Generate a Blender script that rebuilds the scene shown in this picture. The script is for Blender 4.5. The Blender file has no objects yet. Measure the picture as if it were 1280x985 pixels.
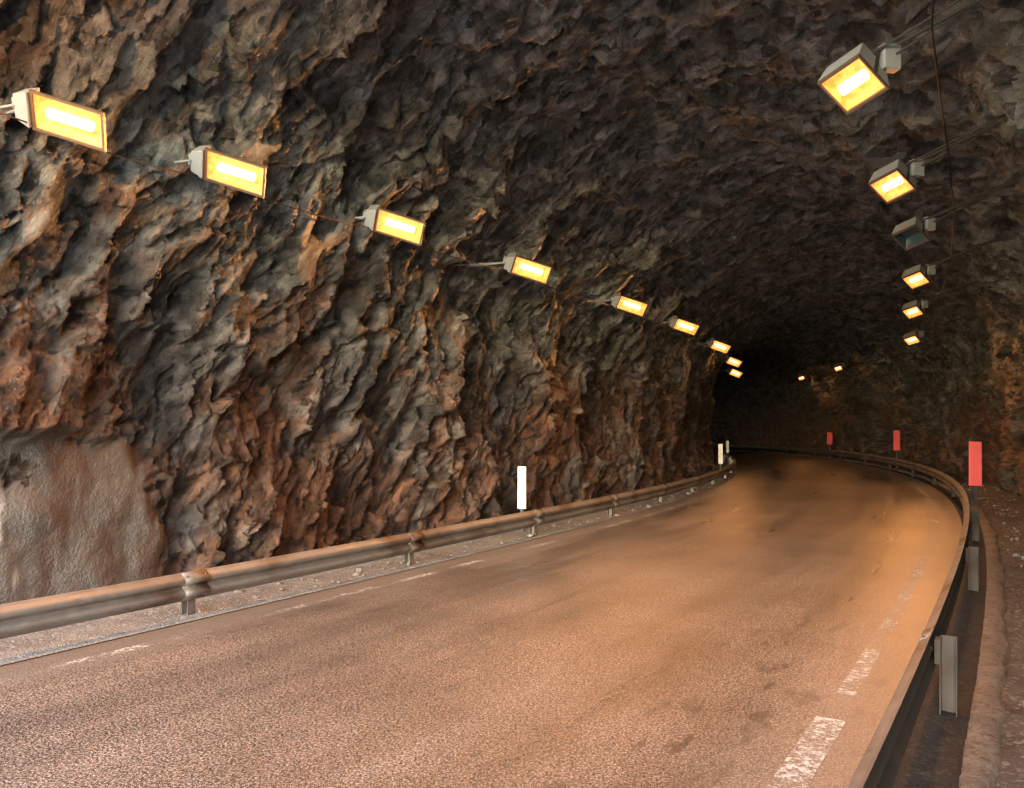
import bpy, math, random, bmesh
import numpy as np
from mathutils import Vector, Matrix, noise as mnoise
random.seed(4); rng=np.random.default_rng(4)
sc=bpy.context.scene
CAMH=2.1; W=7.1
# ---------------- path (reference = right guard rail line) ----------------
KS=[-400,-20,0,7,15,25,35,45,55,65,75,90,110,140]
KH=[36,36,33,31.5,29,23.0,16.5,9,2,-12,-30,-50,-70,-90]
S=np.arange(-60,135,0.05)
H=np.radians(np.interp(S,KS,KH))
k=np.ones(81)/81; H=np.convolve(np.pad(H,40,mode='edge'),k,mode='valid')
X=np.cumsum(np.sin(H))*0.05; Y=np.cumsum(np.cos(H))*0.05
i0=np.argmin(abs(S)); X+=1.44-X[i0]; Y+=3.3-Y[i0]
def P(s,u,z=0.0):
    s=np.asarray(s,float); h=np.interp(s,S,H); x=np.interp(s,S,X); y=np.interp(s,S,Y)
    d=u-W
    return np.stack([x+np.cos(h)*d, y-np.sin(h)*d, np.zeros_like(x)+z],-1)
def PV(s,u,z=0.0): return Vector(P(s,u,z))
def frame(s):
    h=float(np.interp(s,S,H))
    return Vector((math.sin(h),math.cos(h),0)),Vector((math.cos(h),-math.sin(h),0))
def s_from_y(y,u):
    pts=P(S,u)[:,1]; m=(S<70)
    return float(S[m][np.argmin(abs(pts[m]-y))])
# ---------------- numpy noise ----------------
GT=rng.normal(size=(4096,3)); GT/=np.linalg.norm(GT,axis=1)[:,None]; GT=GT.astype(np.float32)
RT=rng.random((4096,6)).astype(np.float32)
def hsh(i,seed): return ((i[...,0]*73856093)^(i[...,1]*19349663)^(i[...,2]*83492791)^(seed*2654435))&4095
def perlin(p,seed=0):
    i=np.floor(p).astype(np.int64); f=(p-i).astype(np.float32); w=f*f*f*(f*(f*6-15)+10)
    r=np.zeros(len(p),np.float32)
    for dx in (0,1):
        for dy in (0,1):
            for dz in (0,1):
                d=np.array([dx,dy,dz]); g=GT[hsh(i+d,seed)]
                dt=((f-d.astype(np.float32))*g).sum(1)
                r+=dt*(w[:,0] if dx else 1-w[:,0])*(w[:,1] if dy else 1-w[:,1])*(w[:,2] if dz else 1-w[:,2])
    return r*1.6
def fbm(p,o,rough=.5,seed=0):
    r=0;a=1;n=0
    for k in range(o):
        r=r+a*perlin(p*(2.03**k),seed+k*7); n+=a; a*=rough
    return r/n
def ridged(p,o,rough=.5,seed=0):
    r=0;a=1;n=0
    for k in range(o):
        r=r+a*(1-2*np.abs(perlin(p*(2.03**k),seed+k*7))); n+=a; a*=rough
    return r/n
def voro(p,seed=0):
    i=np.floor(p).astype(np.int64); f=(p-i).astype(np.float32)
    best=np.full(len(p),1e9,np.float32); h=np.zeros(len(p),np.float32); cr=np.zeros(len(p),np.float32)
    for dx in (-1,0,1):
        for dy in (-1,0,1):
            for dz in (-1,0,1):
                d=np.array([dx,dy,dz]); R=RT[hsh(i+d,seed)]
                df=f-(d.astype(np.float32)+R[:,:3]); q=(df*df).sum(1)
                m=q<best; best=np.where(m,q,best)
                h=np.where(m,(df*(R[:,3:6]-.5)).sum(1)+(R[:,5]-.5)*.25,h); cr=np.where(m,R[:,4],cr)
    return h,cr

# ---------------- node helpers ----------------
class NT:
    def __init__(s,name):
        s.m=bpy.data.materials.new(name); s.m.use_nodes=True; s.t=s.m.node_tree
        s.b=s.t.nodes['Principled BSDF']; s.o=s.t.nodes['Material Output']
    def n(s,ty,**kw):
        nd=s.t.nodes.new(ty)
        for a,v in kw.items(): setattr(nd,a,v)
        return nd
    def set(s,sock,v):
        if isinstance(v,bpy.types.NodeSocket): s.t.links.new(v,sock)
        elif v is not None: sock.default_value=v
    def math(s,op,a,b=None,c=None,clamp=False):
        nd=s.n('ShaderNodeMath',operation=op,use_clamp=clamp); s.set(nd.inputs[0],a)
        if b is not None: s.set(nd.inputs[1],b)
        if c is not None: s.set(nd.inputs[2],c)
        return nd.outputs[0]
    def dot(s,a,v):
        nd=s.n('ShaderNodeVectorMath',operation='DOT_PRODUCT'); s.set(nd.inputs[0],a); nd.inputs[1].default_value=v
        return nd.outputs['Value']
    def noise(s,v,scale,detail=4,rough=.55,col=False,dist=0):
        nd=s.n('ShaderNodeTexNoise'); s.set(nd.inputs['Vector'],v)
        nd.inputs['Scale'].default_value=scale; nd.inputs['Detail'].default_value=detail
        nd.inputs['Roughness'].default_value=rough; nd.inputs['Distortion'].default_value=dist
        return nd.outputs['Color'] if col else nd.outputs['Fac']
    def vor(s,v,scale,feat='F1'):
        nd=s.n('ShaderNodeTexVoronoi',feature=feat); s.set(nd.inputs['Vector'],v)
        nd.inputs['Scale'].default_value=scale
        return nd
    def mr(s,v,a,b,c=0.,d=1.):
        nd=s.n('ShaderNodeMapRange'); nd.clamp=True
        s.set(nd.inputs[0],v)
        for i,q in enumerate((a,b,c,d)): nd.inputs[i+1].default_value=q
        return nd.outputs[0]
    def mix(s,f,a,b,mode='MIX'):
        nd=s.n('ShaderNodeMix',data_type='RGBA',blend_type=mode)
        s.set(nd.inputs[0],f); s.set(nd.inputs[6],a if not isinstance(a,tuple) else (*a,1)); s.set(nd.inputs[7],b if not isinstance(b,tuple) else (*b,1))
        return nd.outputs[2]
    def att(s,name,fac=False,col=False):
        nd=s.n('ShaderNodeAttribute',attribute_name=name)
        return nd.outputs['Fac'] if fac else nd.outputs['Color'] if col else nd.outputs['Vector']
    def pos(s): return s.n('ShaderNodeNewGeometry').outputs['Position']
    def bump(s,h,strength=.5,dist=.02):
        nd=s.n('ShaderNodeBump'); s.set(nd.inputs['Height'],h); s.set(nd.inputs['Strength'],strength)
        nd.inputs['Distance'].default_value=dist; s.t.links.new(nd.outputs[0],s.b.inputs['Normal'])
    def sep(s,v):
        nd=s.n('ShaderNodeSeparateXYZ'); s.set(nd.inputs[0],v); return nd.outputs

def simple(name,col,rough=.6,metal=0.,var=.25,scale=30,bump=.2,dirt=None):
    m=NT(name); p=m.pos()
    n=m.noise(p,scale,3)
    a=tuple(c*(1-var) for c in col); b=tuple(min(1,c*(1+var)) for c in col)
    c=m.mix(n,a,b)
    if dirt:
        n2=m.noise(p,scale*.17,3); c=m.mix(m.mr(n2,.45,.7),c,dirt)
    m.set(m.b.inputs['Base Color'],c); m.b.inputs['Metallic'].default_value=metal
    m.set(m.b.inputs['Roughness'],m.mr(n,.3,.7,rough-.1,rough+.12))
    if bump: m.bump(n,bump,.004)
    return m.m

# foliation frame, path-local (u,z,s) and its world equivalent near the camera
n_=np.array([.20,-.50,.84]); n_/=np.linalg.norm(n_)
a_=np.cross(n_,[1,0,0]); a_/=np.linalg.norm(a_); b_=np.cross(n_,a_)
t30,i30=frame(9.)
def toworld(v): return i30*float(v[0])+Vector((0,0,1))*float(v[1])+t30*float(v[2])

# ---------------- rock material ----------------
def rock_mat():
    m=NT('tunnel_rock')
    patch=m.att('patch',True); p=m.pos()
    cx=m.n('ShaderNodeCombineXYZ')
    for k,(v,sc_) in enumerate(((a_,.75),(b_,.75),(n_,2.0))): m.set(cx.inputs[k],m.dot(p,toworld(v)*sc_))
    r=cx.outputs[0]
    n=m.noise(r,5.,7,.76)
    g1=m.noise(p,26.,3,.7)
    vo=m.vor(r,5.5); vc=m.sep(vo.outputs['Color'])[0]
    d=m.n('ShaderNodeVectorMath',operation='SUBTRACT'); m.set(d.inputs[0],r); m.set(d.inputs[1],vo.outputs['Position'])
    c2=m.n('ShaderNodeVectorMath',operation='SUBTRACT'); m.set(c2.inputs[0],vo.outputs['Color']); c2.inputs[1].default_value=(.5,.5,.5)
    dt=m.n('ShaderNodeVectorMath',operation='DOT_PRODUCT'); m.set(dt.inputs[0],d.outputs[0]); m.set(dt.inputs[1],c2.outputs[0])
    inv=m.math('SUBTRACT',1.,patch)
    h=m.math('ADD',m.math('MULTIPLY',dt.outputs['Value'],17.),m.math('MULTIPLY',n,3.6))
    h=m.math('ADD',m.math('MULTIPLY',h,inv),m.math('MULTIPLY',g1,.7))
    m.bump(h,1.,.052)
    col=m.att('rockcol',col=True)
    f=m.math('ADD',m.math('MULTIPLY',n,.9),m.math('MULTIPLY',vc,.25))
    g=m.mix(m.mr(f,.40,.74),(.26,.25,.24),(1.8,1.78,1.75))
    g=m.mix(m.mr(g1,.60,.74),g,(2.5,2.45,2.4))
    col2=m.mix(m.math('SUBTRACT',1.,m.math('MULTIPLY',patch,.85)),col,g,'MULTIPLY')
    m.set(m.b.inputs['Base Color'],col2)
    m.set(m.b.inputs['Roughness'],m.math('ADD',m.mr(n,.3,.7,.24,.55),m.math('MULTIPLY',patch,.35)))
    m.b.inputs['Specular IOR Level'].default_value=.8
    return m.m

prof=[(-1.0,-.4),(-1.15,.6),(-1.4,1.8),(-1.45,3.),(-1.3,4.1),(-.95,5.1),(-.2,6.1),(1.0,6.9),(2.6,7.35),(4.1,7.4),(5.7,7.1),(7.1,6.4),(8.1,5.4),(8.75,4.2),(9.1,3.),(9.15,1.8),(9.05,.7),(9.0,-.4)]
prof=np.array(prof)
def chaikin(p,n=3):
    for _ in range(n):
        q=[p[0]]
        for a,b in zip(p[:-1],p[1:]): q+= [a*.75+b*.25,a*.25+b*.75]
        q.append(p[-1]); p=np.array(q)
    return p
pr=chaikin(prof); L=np.concatenate([[0],np.cumsum(np.linalg.norm(np.diff(pr,axis=0),axis=1))])
NP=int(L[-1]/.031); t=np.linspace(0,L[-1],NP)
pu=np.interp(t,L,pr[:,0]); pz=np.interp(t,L,pr[:,1])
tu=np.gradient(pu); tz=np.gradient(pz); ln=np.hypot(tu,tz); nu_=tz/ln; nz_=-tu/ln
if nu_[NP//8]<0: nu_,nz_=-nu_,-nz_
stn=np.concatenate([np.arange(-3.2,20,.031),np.arange(20,45,.08),np.arange(45,120,.25)])
NS=len(stn)
SS,UU=np.meshgrid(stn,pu,indexing='ij'); _,ZZ=np.meshgrid(stn,pz,indexing='ij')
_,NU=np.meshgrid(stn,nu_,indexing='ij'); _,NZ=np.meshgrid(stn,nz_,indexing='ij')
s_,u_,z_=SS.ravel(),UU.ravel(),ZZ.ravel()
loc=np.stack([u_,z_,s_],-1)
def ss(x,a,b): q=np.clip((x-a)/(b-a),0,1); return q*q*(3-2*q)
ceil=ss(z_,4.2,6.2)
wv=np.stack([fbm(loc*.55+k*31.7,2,.5,11+k) for k in range(3)],-1)
lw=loc+wv*.30
r0=np.stack([lw@a_*.80,lw@b_*.80,lw@n_*1.75],-1)
big=fbm(loc*.30+7,2,.5,3)*.65
f1,c1=voro(r0*np.array([.55,.42,.62]),1); f2,c2=voro(r0*np.array([1.3,1.0,1.7])+5,2)
wv2=np.stack([perlin(loc*4.+k*13.1,40+k) for k in range(3)],-1)
r1=r0+wv2*np.array([.04,.04,.06])
f3,c3=voro(r1*np.array([2.8,2.8,3.6])+9,3); f4,c4=voro(r1*np.array([6.,6.,8.])+3,4)
def saw(x,k=.84): fr=x-np.floor(x); return np.where(fr<k,fr/k,(1-fr)/(1-k))
sl=r0[:,2]
m1=np.clip(.3+fbm(loc*.6+50,2,.5,21)*1.8,0,1)
ln0=lw@n_
saw0=saw(ln0*.62+fbm(loc*.22+70,2,.5,25)*1.3+fbm(loc*1.5+20,2,.5,27)*.05,.84)*(.09+.27*ceil)
saw00=saw(ln0*1.6+fbm(loc*.32+90,2,.5,26)*1.5+fbm(loc*2.5+20,2,.5,28)*.09,.80)*(.03+.12*ceil)*np.clip(.6+fbm(loc*.8+29,2,.5,29)*1.6,0,1)
saw1=saw(sl*.75+fbm(r0*.8,3,.5,30)*.25,.78)*.17*m1*(1-.6*ceil)
saw2=saw(sl*2.4+fbm(r0*2.0,3,.5,33)*.4,.76)*.06*np.clip(.4+fbm(loc*1.3+9,2,.5,23)*1.8,0,1)*(1-.2*ceil)
rg=ridged(r0*1.1,4,.55,60)
fine=fbm(r1*6.,3,.6,70)
coarse=f1*.58+f2*(.50-.14*ceil)+saw0+saw00+saw1+saw2
def blur(x,n):
    x=x.reshape(NS,NP).copy()
    for _ in range(n):
        y=np.pad(x,1,mode='edge')
        x=(y[:-2,1:-1]+y[2:,1:-1]+y[1:-1,:-2]+y[1:-1,2:]+2*y[1:-1,1:-1])/6
    return x.ravel()
coarse=blur(coarse,1)
det=coarse+f3*.24+f4*.10+rg*.05+fine*.04-.10-.10*ceil
s_edge=s_from_y(10.0,-1.3)
wob=.10*np.sin(z_*3.1)+.05*np.sin(z_*9+1); wobz=.05*np.sin(s_*2.3)+.04*np.sin(s_*7.1)
def pm(ws,wz): return np.clip((s_edge+wob-s_)/ws,0,1)*np.clip((2.02+wobz-z_)/wz,0,1)*(u_<0)
pt=pm(.10,.07); pg=pm(.45,.18); pg=pg*pg*(3-2*pg); pg=np.maximum(pg,0)
hx_=s_-s_from_y(8.45,-1.3); hz_=z_-1.62
hole=np.clip((.17+.05*np.sin(np.arctan2(hz_,hx_)*5)+.03*np.sin(np.arctan2(hz_,hx_)*11)-np.hypot(hx_,hz_*1.2))/.04,0,1)*(u_<0)
smo=fbm(loc*1.1,3,.5,80)*.14+fbm(loc*9.,4,.6,84)*.02
disp=big*(1-.5*pt)+det*(1-pg)+pg*(smo-.0)-.10
lim=np.where((u_<1)&(z_>3.6)&(z_<6.0),.30,.75)
disp=np.where(disp>lim-.1,lim-.1+.1*np.tanh((disp-lim+.1)/.1),disp)
disp=np.clip(disp,-.8,.75)-hole*(.05+.05*f3)
V=P(s_,u_+NU.ravel()*disp,z_+NZ.ravel()*disp)
idx=np.arange(NS*NP).reshape(NS,NP)
F=np.stack([idx[:-1,:-1],idx[1:,:-1],idx[1:,1:],idx[:-1,1:]],-1).reshape(-1,4)
def mesh_np(name,V,F,mat,smooth=True):
    me=bpy.data.meshes.new(name)
    me.vertices.add(len(V)); me.vertices.foreach_set('co',np.ascontiguousarray(V,dtype=np.float32).ravel())
    me.loops.add(F.size); me.loops.foreach_set('vertex_index',np.ascontiguousarray(F,dtype=np.int32).ravel())
    me.polygons.add(len(F)); me.polygons.foreach_set('loop_start',np.arange(0,F.size,4,dtype=np.int32))
    me.polygons.foreach_set('use_smooth',np.full(len(F),smooth))
    me.update(calc_edges=True); me.validate()
    ob=bpy.data.objects.new(name,me); sc.collection.objects.link(ob)
    if mat: me.materials.append(mat)
    return ob
tun=mesh_np('rock_tunnel',V,F,rock_mat())
me=tun.data
ctr=me.polygons[(NS//2)*(NP-1)+NP//2]
if ctr.normal.z>0: me.flip_normals()
# mineral colour, with vault greys brightened in place of missing daylight
tone=ss(fbm(r1*2.2,5,.7,90)+(c2-.5)*.2+(c3-.5)*.3+(c4-.5)*.2,-.45,.5)[:,None]
up=ss(z_,2.4,5.8)[:,None]
grey=(np.array([.045,.042,.040])*(1-tone)+np.array([.175,.162,.152])*tone)*(1-up)+up*(np.array([.085,.100,.102])*(1-tone)+np.array([.37,.41,.41])*tone)
rust=np.array([.048,.020,.011])*(1-tone)+np.array([.20,.090,.044])*tone
low=np.clip((4.9-z_)/3.4,0,1)*np.where(u_<4,1,.95)
mk=ss(fbm(loc*.5+3,4,.6,95)*.9+fbm(r0*1.3,5,.65,97)*.9+low*.72,.22,.92)[:,None]*.88
colr=grey*(1-mk)+rust*mk
pale=ss(fbm(r0*1.6+44,4,.6,99),.34,.5)[:,None]*.45
colr=colr*(1-pale)+np.array([.34,.325,.30])*pale
q_=np.stack([s_*1.9,z_*.35,u_*0],-1); stk=fbm(q_,4,.55,110)
t2=ss(fbm(loc*1.3,4,.6,112),-.4,.4)[:,None]
shot=np.array([.07,.062,.053])*(1-t2)+np.array([.125,.113,.10])*t2
k1=ss(stk+ss(s_,s_edge-2.2,s_edge-1.2)*.12,.05,.26)[:,None]*.8; shot=shot*(1-k1)+np.array([.06,.027,.016])*k1
k2=ss(-stk,.30,.38)[:,None]*.7; shot=shot*(1-k2)+np.array([.5,.48,.46])*k2
colr=colr*(1-pt[:,None])+shot*pt[:,None]
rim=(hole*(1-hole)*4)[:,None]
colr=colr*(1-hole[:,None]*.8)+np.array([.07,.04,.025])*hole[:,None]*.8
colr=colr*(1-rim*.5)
ca=me.color_attributes.new('rockcol','FLOAT_COLOR','POINT'); ca.data.foreach_set('color',np.concatenate([colr,np.ones((len(colr),1))],1).astype(np.float32).ravel())
at=me.attributes.new('patch','FLOAT','POINT'); at.data.foreach_set('value',(pt*(1-hole)).astype(np.float32))

# ---------------- strips on path ----------------
def strip(name,u0,u1,z,s0,s1,mat,du=.3,ds=.3,zf=None):
    us=np.linspace(u0,u1,max(2,int((u1-u0)/du)+1)); ss_=np.arange(s0,s1,ds)
    A,B=np.meshgrid(ss_,us,indexing='ij'); z_=z if zf is None else zf(A.ravel(),B.ravel())
    V=P(A.ravel(),B.ravel(),z_); n=len(ss_);k=len(us)
    id=np.arange(n*k).reshape(n,k)
    F=np.stack([id[:-1,:-1],id[:-1,1:],id[1:,1:],id[1:,:-1]],-1).reshape(-1,4)
    ob=mesh_np(name,V,F,mat)
    if ob.data.polygons[0].normal.z<0: ob.data.flip_normals()
    me=ob.data; at=me.attributes.new('iso','FLOAT_VECTOR','POINT')
    at.data.foreach_set('vector',np.stack([B.ravel(),0*A.ravel(),A.ravel()],-1).astype(np.float32).ravel())
    return ob
def road_mat():
    m=NT('asphalt'); p=m.pos(); q=m.att('iso'); i=m.sep(q)
    ag=m.vor(p,75.); agc=m.sep(ag.outputs['Color'])[0]
    n=m.noise(p,60,3,.75); big=m.noise(p,.5,4,.6)
    cv=m.n('ShaderNodeCombineXYZ'); m.set(cv.inputs[0],m.math('MULTIPLY',i[0],1.3)); m.set(cv.inputs[1],m.math('MULTIPLY',i[2],.10))
    streak=m.noise(cv.outputs[0],1.,5,.6)
    base=m.mix(m.mr(agc,.3,1.),(.060,.050,.043),(.27,.225,.19))
    base=m.mix(m.mr(n,.52,.68),base,(.62,.55,.48))
    base=m.mix(m.mr(n,.47,.37),base,(.022,.019,.017))
    tone=m.mix(m.mr(m.math('ADD',m.math('MULTIPLY',big,.55),m.math('MULTIPLY',streak,.65)),.42,.74),(.56,.54,.52),(1.35,1.28,1.22))
    base=m.mix(1.,base,tone,'MULTIPLY')
    cv2=m.n('ShaderNodeCombineXYZ'); m.set(cv2.inputs[0],m.math('MULTIPLY',i[0],5.)); m.set(cv2.inputs[1],m.math('MULTIPLY',i[2],1.6))
    sc_=m.noise(cv2.outputs[0],1.,4,.6)
    reg=m.math('MULTIPLY',m.mr(i[0],4.6,5.6),m.mr(i[2],9.,3.))
    base=m.mix(m.math('MULTIPLY',m.mr(sc_,.55,.66),m.math('MULTIPLY',reg,.85)),base,(.035,.03,.028))
    dust=m.math('MAXIMUM',m.mr(m.math('ADD',i[0],m.math('MULTIPLY',big,.8)),6.15,7.),m.mr(m.math('SUBTRACT',i[0],m.math('MULTIPLY',big,.8)),.5,.05))
    base=m.mix(m.math('MULTIPLY',dust,.55),base,(.26,.225,.195))
    m.set(m.b.inputs['Base Color'],base)
    m.set(m.b.inputs['Roughness'],m.mr(streak,.35,.65,.27,.44))
    m.bump(m.math('ADD',m.math('MULTIPLY',m.math('SUBTRACT',1.,ag.outputs['Distance']),.6),n),.55,.006)
    return m.m
def dirt_mat(name,a,b,c,disp=.02):
    m=NT(name); p=m.pos()
    n=m.noise(p,2.,6,.65); v=m.vor(p,32.); vc=m.sep(v.outputs['Color'])[0]; n2=m.noise(p,60,3,.6)
    col=m.mix(m.mr(n,.35,.65),a,b); col=m.mix(m.mr(vc,.7,1.),col,c); col=m.mix(m.math('MULTIPLY',n2,.5),col,tuple(x*.35 for x in a))
    m.set(m.b.inputs['Base Color'],col); m.b.inputs['Roughness'].default_value=.85
    m.bump(m.math('ADD',m.math('MULTIPLY',m.math('SUBTRACT',1.,v.outputs['Distance']),.5),n2),.8,disp)
    return m.m
ground_m=simple('ground_soil',(.40,.38,.35),.9,0,.25,6,.3)
bpy.ops.mesh.primitive_plane_add(size=1200,location=(0,0,-.06)); g=bpy.context.object; g.name='ground'; g.data.materials.append(ground_m)
strip('road',.12,W-.1,0.,-60,128,road_mat(),du=.4,ds=.4)
def zl(s,u): return .012+.05*np.clip((-u+.1)/1.,0,1)+.02*np.sin(s*1.7+u*5)*np.clip(-u,0,1)+rng.normal(0,.006,len(s))*(u<.1)
strip('gravel_shoulder',-2.3,.16,0,-8,120,dirt_mat('gravel',(.24,.235,.23),(.36,.355,.345),(.5,.49,.47)),du=.06,ds=.08,zf=zl)
def zr(s,u): return -.0+.05*np.clip((u-7.6)/1.2,0,1)+.035*np.sin(s*1.3+u*3)*np.clip(u-7.5,0,1)+rng.normal(0,.008,len(s))
strip('dirt_shoulder',7.45,10.4,0,-8,100,dirt_mat('dirt',(.065,.057,.052),(.14,.125,.113),(.28,.265,.25)),du=.06,ds=.08,zf=zr)
strip('gutter',W-.14,7.5,-.004,-8,100,dirt_mat('gutter_dark',(.012,.010,.009),(.022,.018,.015),(.05,.04,.035)),du=.05,ds=.08,zf=lambda s,u:-.012+rng.normal(0,.006,len(s))*(u>W))  # near-black ground strip between right rail and kerb
def paint_mat(th):
    m=NT('worn_road_paint'); p=m.pos(); n=m.noise(p,16,8,.85); n2=m.noise(p,1.1,3)
    f=m.mr(m.math('ADD',m.math('MULTIPLY',n,.8),m.math('MULTIPLY',n2,.4)),th,th+.09)
    m.set(m.b.inputs['Base Color'],m.mix(n,(.5,.46,.42),(.8,.77,.72))); m.b.inputs['Roughness'].default_value=.7
    m.set(m.b.inputs['Alpha'],f); return m.m
strip('road_edge_line',.52,.66,.004,-8,60,paint_mat(.62),du=.14,ds=.3)
strip('road_edge_line',W-.70,W-.50,.004,-.5,2.7,paint_mat(.585),du=.2,ds=.3)
strip('road_edge_line',W-.68,W-.54,.004,3.1,60,paint_mat(.60),du=.2,ds=.3)
def sweep(name,profile,s0,s1,ds,mat,smooth=False,jit=0):
    ss_=np.arange(s0,s1,ds); pf=np.array(profile); k=len(pf)
    A=np.repeat(ss_,k); U=np.tile(pf[:,0],len(ss_)); Z=np.tile(pf[:,1],len(ss_))
    if jit:
        wobk=.025*np.sin(A*2.1)*np.sin(A*.7+1)+.012*np.sin(A*6.3)
        U=U+rng.normal(0,jit,len(U))+wobk*(U>7.46); Z=Z+rng.normal(0,jit,len(Z))
    V=P(A,U,Z); id=np.arange(len(ss_)*k).reshape(len(ss_),k)
    F=np.stack([id[:-1,:-1],id[:-1,1:],id[1:,1:],id[1:,:-1]],-1).reshape(-1,4)
    return mesh_np(name,V,F,mat,smooth)
conc=dirt_mat('concrete_kerb',(.14,.122,.108),(.24,.22,.20),(.11,.06,.04),.014)
sweep('concrete_kerb',[(7.34,-.05),(7.345,.05),(7.37,.065),(7.45,.067),(7.50,.060),(7.53,.045),(7.56,-.05)],-8,100,.05,conc,jit=.004,smooth=True)

# ---------------- mesh builder ----------------
class MB:
    def __init__(s): s.v=[];s.f=[];s.m=[]
    def box(s,c,ax,ay,az,hx,hy,hz,mi=0,top=None):
        b=len(s.v); tx,ty=top or (1,1)
        for k,(fx,fy) in ((-1,(1,1)),(1,(tx,ty))):
            for i,j in ((-1,-1),(1,-1),(1,1),(-1,1)):
                s.v.append(c+ax*(i*hx*fx)+ay*(j*hy*fy)+az*(k*hz))
        for q in ((0,3,2,1),(4,5,6,7),(0,1,5,4),(1,2,6,5),(2,3,7,6),(3,0,4,7)):
            s.f.append([b+x for x in q]); s.m.append(mi)
    def tube(s,a,b_,r,mi=0,n=8):
        d=(b_-a).normalized(); u=d.orthogonal().normalized(); w=d.cross(u); b=len(s.v)
        for p in (a,b_):
            for i in range(n):
                t=2*math.pi*i/n; s.v.append(p+u*(r*math.cos(t))+w*(r*math.sin(t)))
        for i in range(n):
            j=(i+1)%n; s.f.append([b+i,b+j,b+n+j,b+n+i]); s.m.append(mi)
        s.f.append([b+i for i in range(n)][::-1]); s.m.append(mi); s.f.append([b+n+i for i in range(n)]); s.m.append(mi)
    def quad(s,pts,mi=0):
        b=len(s.v); s.v+=pts; s.f.append(list(range(b,b+len(pts)))); s.m.append(mi)
    def obj(s,name,mats,parent=None,origin=Vector((0,0,0)),bevel=0):
        me=bpy.data.meshes.new(name); me.from_pydata([tuple(v-origin) for v in s.v],[],s.f)
        for m in mats: me.materials.append(m)
        me.polygons.foreach_set('material_index',s.m); me.update()
        ob=bpy.data.objects.new(name,me); sc.collection.objects.link(ob)
        if parent: ob.parent=parent
        else: ob.location=origin
        if bevel:
            bm=ob.modifiers.new('bevel','BEVEL'); bm.width=bevel; bm.segments=2; bm.limit_method='ANGLE'
        return ob
def empty(name,loc):
    e=bpy.data.objects.new(name,None); e.empty_display_size=.3; e.location=loc; sc.collection.objects.link(e); return e
UP=Vector((0,0,1))
galv_d=simple('galvanised_steel',(.22,.21,.195),.48,.45,.35,9,.3,(.10,.065,.045))
dark_back=simple('dark_steel',(.02,.017,.015),.85,.0,.4,9,.3,(.03,.017,.012))  # near-black steel for the back face of the right rail beam
post_m=simple('weathered_steel',(.055,.05,.046),.85,.0,.4,20,.3,(.04,.025,.018))
white_p=simple('white_plastic',(.8,.8,.78),.5,0,.05,20,0)
red_p=simple('red_plastic',(.78,.12,.13),.5,0,.08,20,0)
grey_p=simple('grey_plastic',(.06,.055,.05),.6,0,.1,20,0)
alu=simple('painted_aluminium',(.42,.48,.50),.45,.15,.15,30,.1)
armm=simple('arm_steel',(.05,.05,.05),.75,.0,.2,30,.1)
dark=simple('dark_frame',(.16,.12,.08),.5,.3,.2,30,.1)
blackc=simple('black_rubber',(.010,.010,.010),.8,bump=0)

# ---------------- guard rails ----------------
def wprofile(u,top,sgn):
    pts=[]
    for d,o in ((0,.0),(.012,.006),(.035,.03),(.055,.07),(.075,.083),(.10,.083),(.12,.068),(.14,.025),(.155,.008),(.17,.025),(.19,.068),(.21,.083),(.235,.083),(.255,.07),(.275,.03),(.298,.006),(.31,.0)):
        pts.append((u+sgn*o,top-d))
    return pts
def beam(name,w,s0,s1,ds,mat,u,sgn,e,o):
    r=sweep(name,w,s0,s1,ds,mat,smooth=True)
    r.data.materials.append(dark_back if sgn<0 else mat)
    pl=r.data.polygons[5]; t,i=frame(s0)
    if pl.normal.dot(i*sgn)*1.0<0: r.data.flip_normals()
    r.parent=e; r.matrix_parent_inverse=Matrix.Translation(-o)
    so=r.modifiers.new('thickness','SOLIDIFY'); so.thickness=.004; so.offset=-1; so.material_offset=1
def guard_rail(u,top,sgn,s0,s1,post0,sp,mat):
    e=empty('guard_rail',PV(0,u)); o=e.location.copy()
    beam('w_beam',wprofile(u,top,sgn),s0,s1,.25,mat,u,sgn,e,o)
    mb=MB(); s=post0
    while s<s1-1:
        if s>s0:
            t,i=frame(s); ou=-i*sgn
            c=PV(s,u)+ou*.10
            hz=(top-.05+.1)/2; zc=UP*(-.1+hz)
            mb.box(c+zc+t*.05,t,i,UP,.004,.055,hz)
            mb.box(c+zc+i*.053,t,i,UP,.046,.004,hz); mb.box(c+zc-i*.053,t,i,UP,.046,.004,hz)
            mb.box(c-ou*.070+UP*(top-.155),t,i,UP,.055,.02,.09)
            mb.tube(PV(s,u+sgn*.006)+UP*(top-.155),PV(s,u+sgn*.028)+UP*(top-.155),.018,n=6)
            for dz in (.045,.265):
                for ds in (-.12,.12):
                    mb.tube(PV(s+ds,u+sgn*.045)+UP*(top-dz),PV(s+ds,u+sgn*.062)+UP*(top-dz),.014,n=6)
        s+=sp
    mb.obj('posts',[post_m if sgn<0 else galv_d],e,o,.002)
    for k,s in enumerate(np.arange(post0-.16,s1-1,sp)[:9]):
        if s<s0: continue
        w=[(a+sgn*.005,b+(.003 if b>top-.01 else 0)) for a,b in wprofile(u,top,sgn)]
        beam('lap_%d'%k,w,s,s+.34,.16,mat,u,sgn,e,o)
guard_rail(0,.51,1,-8,100,s_from_y(8.75,0),3.9,galv_d)
guard_rail(W,.60,-1,-8,100,3.1,5.1,galv_d)

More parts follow.
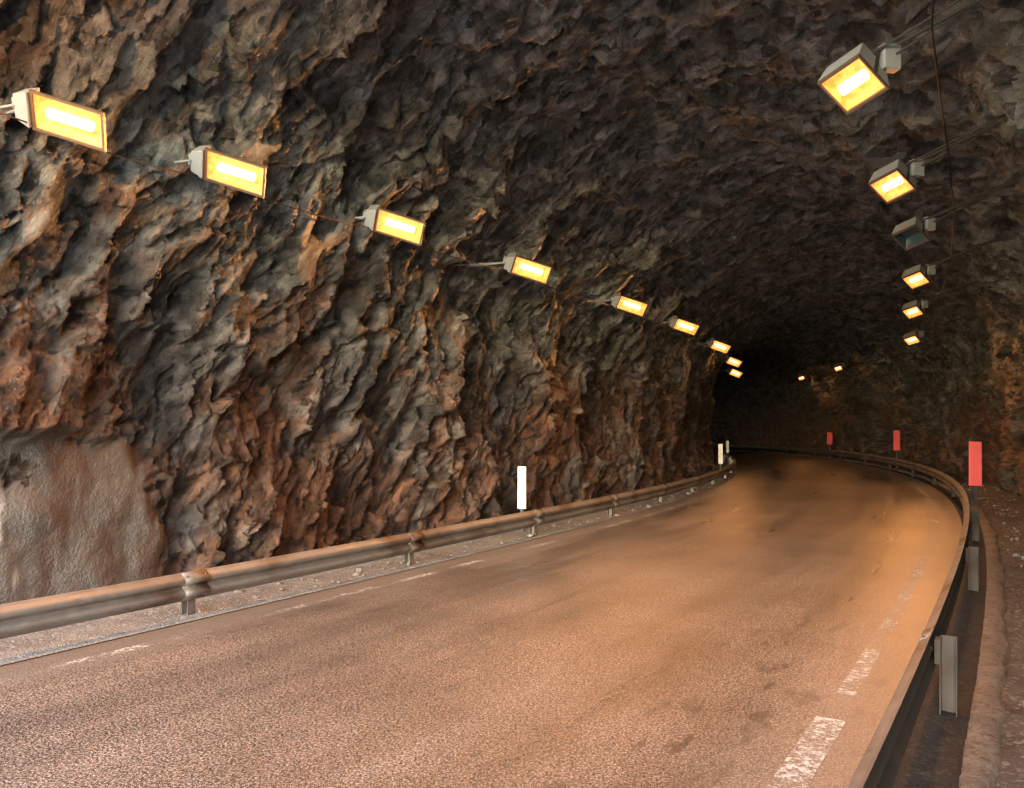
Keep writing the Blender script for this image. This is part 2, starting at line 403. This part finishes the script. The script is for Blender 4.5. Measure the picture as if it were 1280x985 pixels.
# ---------------- delineators ----------------
def delineator(loc,h,w,mat,base,t,i):
    e=empty('roadside_delineator',loc)
    mb=MB(); zt=h
    c=Vector((loc.x,loc.y,(base+zt)/2)); mb.box(c,i,t,UP,w/2,.035,(zt-base)/2,0,(.97,.7))
    mb.obj('marker_body',[mat],e,loc,.012)
    mb=MB(); mb.box(Vector((loc.x,loc.y,(base-.05)/2)),i,t,UP,w*.18,.022,(base-.02+.05)/2+.05)
    mb.obj('stake',[grey_p],e,loc,.003)
def ray(px,py,y): return Vector(((px-640)/1000*y,y,CAMH-(py-532)/1000*y))
for px,pt_,pb_,y,mat,w,uu in ((652.5,583,636,15.6,white_p,.17,None),(886,555,580,31.,white_p,.17,-.2),(877,551,566,39,white_p,.13,-.3),(1219,552,607,20.3,red_p,.30,None),(1139,538,563,38,red_p,.30,W+.35),(1037,540,556,51,red_p,.36,W+.3)):
    a=ray(px,pt_,y); b=ray(px,pb_,y)
    s=s_from_y(y,0 if mat is white_p else W); t,i=frame(s)
    if uu is not None: q=PV(s,uu); a.x,a.y=q.x,q.y
    delineator(Vector((a.x,a.y,0)),a.z,w,mat,b.z,Vector((0,1,0)).lerp(t,.4).normalized(),Vector((1,0,0)).lerp(i,.4).normalized())

# ---------------- floodlights ----------------
def emis(name,c0,c1,s0,s1,scale=6):
    m=NT(name); n=m.noise(m.pos(),scale,2)
    m.set(m.b.inputs['Base Color'],m.mix(n,c0,c1)); m.set(m.b.inputs['Emission Color'],m.mix(n,c0,c1))
    m.set(m.b.inputs['Emission Strength'],m.mr(n,.3,.7,s0,s1)); m.b.inputs['Roughness'].default_value=.3
    return m.m
tube_m=emis('sodium_tube',(1,.70,.34),(1,.78,.46),2.0,3.0)
refl_m=emis('lit_reflector',(1,.29,.045),(1,.50,.14),.5,1.15,14)
glass_off=simple('dark_glass',(.05,.09,.10),.15,bump=0)
def floodlight(loc,a,n,side,power,lit=True,scale=1.):
    e=empty('floodlight',loc); a=a.normalized(); n=(n-a*n.dot(a)).normalized(); b=n.cross(a).normalized()
    L_=side<0
    hx,hy,dp=(.36,.19,.17) if L_ else (.20,.21,.26)
    hx*=scale;hy*=scale;dp*=scale
    mb=MB()
    def ring(d,fx,fy): return [loc-n*d+a*(i*hx*fx)+b*(j*hy*fy) for i,j in ((-1,-1),(1,-1),(1,1),(-1,1))]
    bx,by=(.78,.66) if L_ else (.88,.76)
    R0=ring(0,1,1);R1=ring(.035*scale,1.0,1.0);R2=ring(dp,bx,by); I0=ring(0,.93,.88); I1=ring(.02*scale,.92,.86); I2=ring(dp*.6,.7,.45)
    for A,B,mi in ((R0,R1,1),(R1,R2,0),(I0,R0,1),(I1,I0,1),(I2,I1,2)):
        for k in range(4):
            j=(k+1)%4; mb.quad([A[k],A[j],B[j],B[k]],mi)
    mb.quad(R2,0); mb.quad(I2,2)
    for q in (-.5,-.25,0,.25,.5): mb.box(loc-n*(dp+.012)+a*(q*hx),a,b,n,.006,hy*.5,.014)
    mb.obj('housing',[alu,dark,refl_m if lit else glass_off],e,loc)
    if lit:
        mb=MB(); mb.tube(loc-n*.055*scale-a*(hx*.6),loc-n*.055*scale+a*(hx*.6),.052*scale,0,12); mb.obj('lamp_tube',[tube_m],e,loc)
    s=s_from_y(loc.y,0 if side<0 else W); t,i=frame(s)
    mb=MB()
    if L_:
        mb.box(loc-a*(hx+.075*scale)-n*.07*scale,b,n,a,hy*.62,.10*scale,.07*scale,0,(1.45,1.1)); 
        mb.box(loc-a*(hx+.17*scale)-n*.07*scale,b,n,a,hy*.3,.05*scale,.03*scale,0)
        mb.obj('gear_box',[alu],e,loc,.008)
    else:
        mb.box(loc-n*(dp+.045*scale),a,b,n,hx*1.06,.02,.004)
        for q in (-1,1): mb.box(loc-n*(dp*.5+.02*scale)+a*(q*hx*1.06),a,b,n,.004,.02,dp*.5+.02*scale)
        mb.obj('mounting_bracket',[armm],e,loc)
    end=loc+i*(side*1.45)-t*(.35 if L_ else 0)+UP*(.16 if side<0 else .70)
    st_=loc-a*(hx+.12)-n*.02 if L_ else loc-n*(dp+.045*scale)
    mb=MB()
    mb.tube(st_+t*.05,end+t*.08,.014 if L_ else .016); mb.tube(st_-t*.07-UP*.02,end-t*.22-UP*.02,.012)
    mb.tube(st_+t*.05,st_-t*.07-UP*.02,.014)
    mb.obj('bracket_arm',[alu if L_ else armm],e,loc)
    if not L_:
        c=loc+Vector((.31,0,.24))*scale
        mb=MB(); mb.box(c,Vector((.97,.26,0)),Vector((-.26,.97,0)),UP,.085*scale,.05*scale,.105*scale)
        mb.obj('junction_box',[alu],e,loc,.01)
        mb=MB(); mb.tube(c,loc-n*dp*.8,.010); mb.tube(c,end,.010); mb.obj('conduit',[armm],e,loc)
    if lit:
        ld=bpy.data.lights.new('lamp_light','SPOT'); ld.energy=power; ld.color=(1,.38,.10); ld.spot_size=math.radians(160); ld.spot_blend=1.; ld.shadow_soft_size=0.0
        lo=bpy.data.objects.new('lamp_light',ld); sc.collection.objects.link(lo); lo.parent=e
        lo.location=n*.02; lo.rotation_euler=(-n).to_track_quat('Z','Y').to_euler()
    return e
ZL=2.9
left=[(84,152),(293,217),(499,284),(664,338),(790,383),(858,409),(901,434),(918,453),(920,467)]
def lamp_at(px,py,side,power,y=None,lit=True,scale=1.):
    y=y or ZL/((532-py)/1000); loc=ray(px,py,y)
    t,i=frame(s_from_y(y,0 if side<0 else W))
    if side<0: a=i*.80+t*.55-UP*.30; n=-UP*.66-t*.50+i*.60
    else: a=-i*.8+t*.35-UP*.22; n=-UP*.88-t*.38-i*.35
    floodlight(loc,a,n,side,power,lit,scale); return loc
Lp=[];Rp=[]
PW=500
for k_,(px,py) in enumerate(left): Lp.append(lamp_at(px,py,-1,PW if k_<5 else PW*.22,y=None if k_<8 else 42))
# added unseen floodlight left of the view, aimed along the wall for orange glow
l0=ray(-190,20,5.9); t0,i0_=frame(s_from_y(5.9,0))
floodlight(l0,i0_*.9-UP*.2-t0*.1,t0*.85+UP*.35-i0_*.25,-1,PW*.55)
for px,py,y,lit,scl,pw in ((1066,108,None,True,1.,1),(1115,234,None,True,.95,1),(1138,298,None,False,.95,1),(1145,351,None,True,.95,1),(1141,391,None,True,.95,.8),(1140,426,None,True,1,1.2),(1103,456,None,False,.9,1),(1048,461,47,True,1,.18),(1002,473,57,True,1,.18)):
    Rp.append(lamp_at(px,py,1,PW*pw,y=y,lit=lit,scale=scl))
def cable(name,pts,sag=.12,r=.008):
    cu=bpy.data.curves.new(name,'CURVE'); cu.dimensions='3D'; cu.bevel_depth=r; cu.bevel_resolution=2
    sp=cu.splines.new('POLY'); q=[]
    for a,b in zip(pts[:-1],pts[1:]):
        for j in range(10):
            f=j/10; q.append(a.lerp(b,f)-UP*(sag*4*f*(1-f)))
    q.append(pts[-1]); sp.points.add(len(q)-1)
    for p,c in zip(sp.points,q): p.co=(*c,1)
    cu.materials.append(blackc); o=bpy.data.objects.new(name,cu); sc.collection.objects.link(o)
def off(p,side,du,dz):
    t,i=frame(s_from_y(p.y,0 if side<0 else W)); return p+i*(side*du)+UP*dz
cable('power_cable',[off(l0,-1,.35,.0)]+[off(p,-1,.4,.02) for p in Lp],.07)
cable('power_cable',[PV(-2.5,W+.6,5.6)]+[off(p,1,.6,.36) for p in Rp],.08)

# ---------------- loose stones ----------------
mb=MB()
def stone(c,r):
    bm=bmesh.new(); bmesh.ops.create_icosphere(bm,subdivisions=2,radius=1)
    ax=Vector((random.uniform(.7,1.3),random.uniform(.6,1.1),random.uniform(.4,.75)))*r
    off_=Vector((random.random()*50,random.random()*50,0))
    b=len(mb.v); rot=Matrix.Rotation(random.random()*6.28,3,'Z')
    for v in bm.verts:
        p=v.co*(1+.5*mnoise.noise(v.co*1.6+off_)); mb.v.append(c+rot@Vector((p.x*ax.x,p.y*ax.y,p.z*ax.z)))
    for f in bm.faces: mb.f.append([b+v.index for v in f.verts]); mb.m.append(0)
    bm.free()
for _ in range(420):
    s=random.uniform(-2,30); u=random.uniform(7.65,9.2); stone(PV(s,u,.04),random.choice([.012,.02,.03,.02,.045,.07 if random.random()<.3 else .02]))
for _ in range(380):
    s=random.uniform(2,32); u=random.uniform(-1.1,.1); stone(PV(s,u,.045),random.choice([.012,.02,.025,.035,.06 if random.random()<.3 else .02]))
mb.obj('loose_stones',[simple('stone',(.22,.20,.18),.85,0,.4,15,.6)])

# ---------------- light, world, camera ----------------
w=bpy.data.worlds.new('World'); sc.world=w; w.use_nodes=True; nt=w.node_tree
sky=nt.nodes.new('ShaderNodeTexSky'); sky.sky_type='NISHITA'; sky.sun_disc=False
el=math.radians(16); hd=math.radians(24)
sky.sun_elevation=el; sky.sun_rotation=hd+math.pi
nt.links.new(sky.outputs[0],nt.nodes['Background'].inputs[0]); nt.nodes['Background'].inputs[1].default_value=1.2
sd=bpy.data.lights.new('sun','SUN'); sd.energy=2.6; sd.angle=math.radians(30); sd.color=(1,.98,.95)
so=bpy.data.objects.new('sun',sd); sc.collection.objects.link(so)
d=Vector((math.sin(hd)*math.cos(el),math.cos(hd)*math.cos(el),-math.sin(el)))
so.rotation_euler=(-d).to_track_quat('Z','Y').to_euler()
cd=bpy.data.cameras.new('camera'); cd.lens=36*1000/1280; cd.sensor_width=36; cd.shift_y=(532-492.5)/1280; cd.clip_end=2000; cd.clip_start=.05
co=bpy.data.objects.new('camera',cd); sc.collection.objects.link(co); co.location=(0,0,CAMH); co.rotation_euler=(math.pi/2,0,0); sc.camera=co
sc.view_settings.view_transform='Standard'; sc.view_settings.look='None'; sc.view_settings.exposure=0
print('verts',len(V),'disp',disp.min(),disp.max())
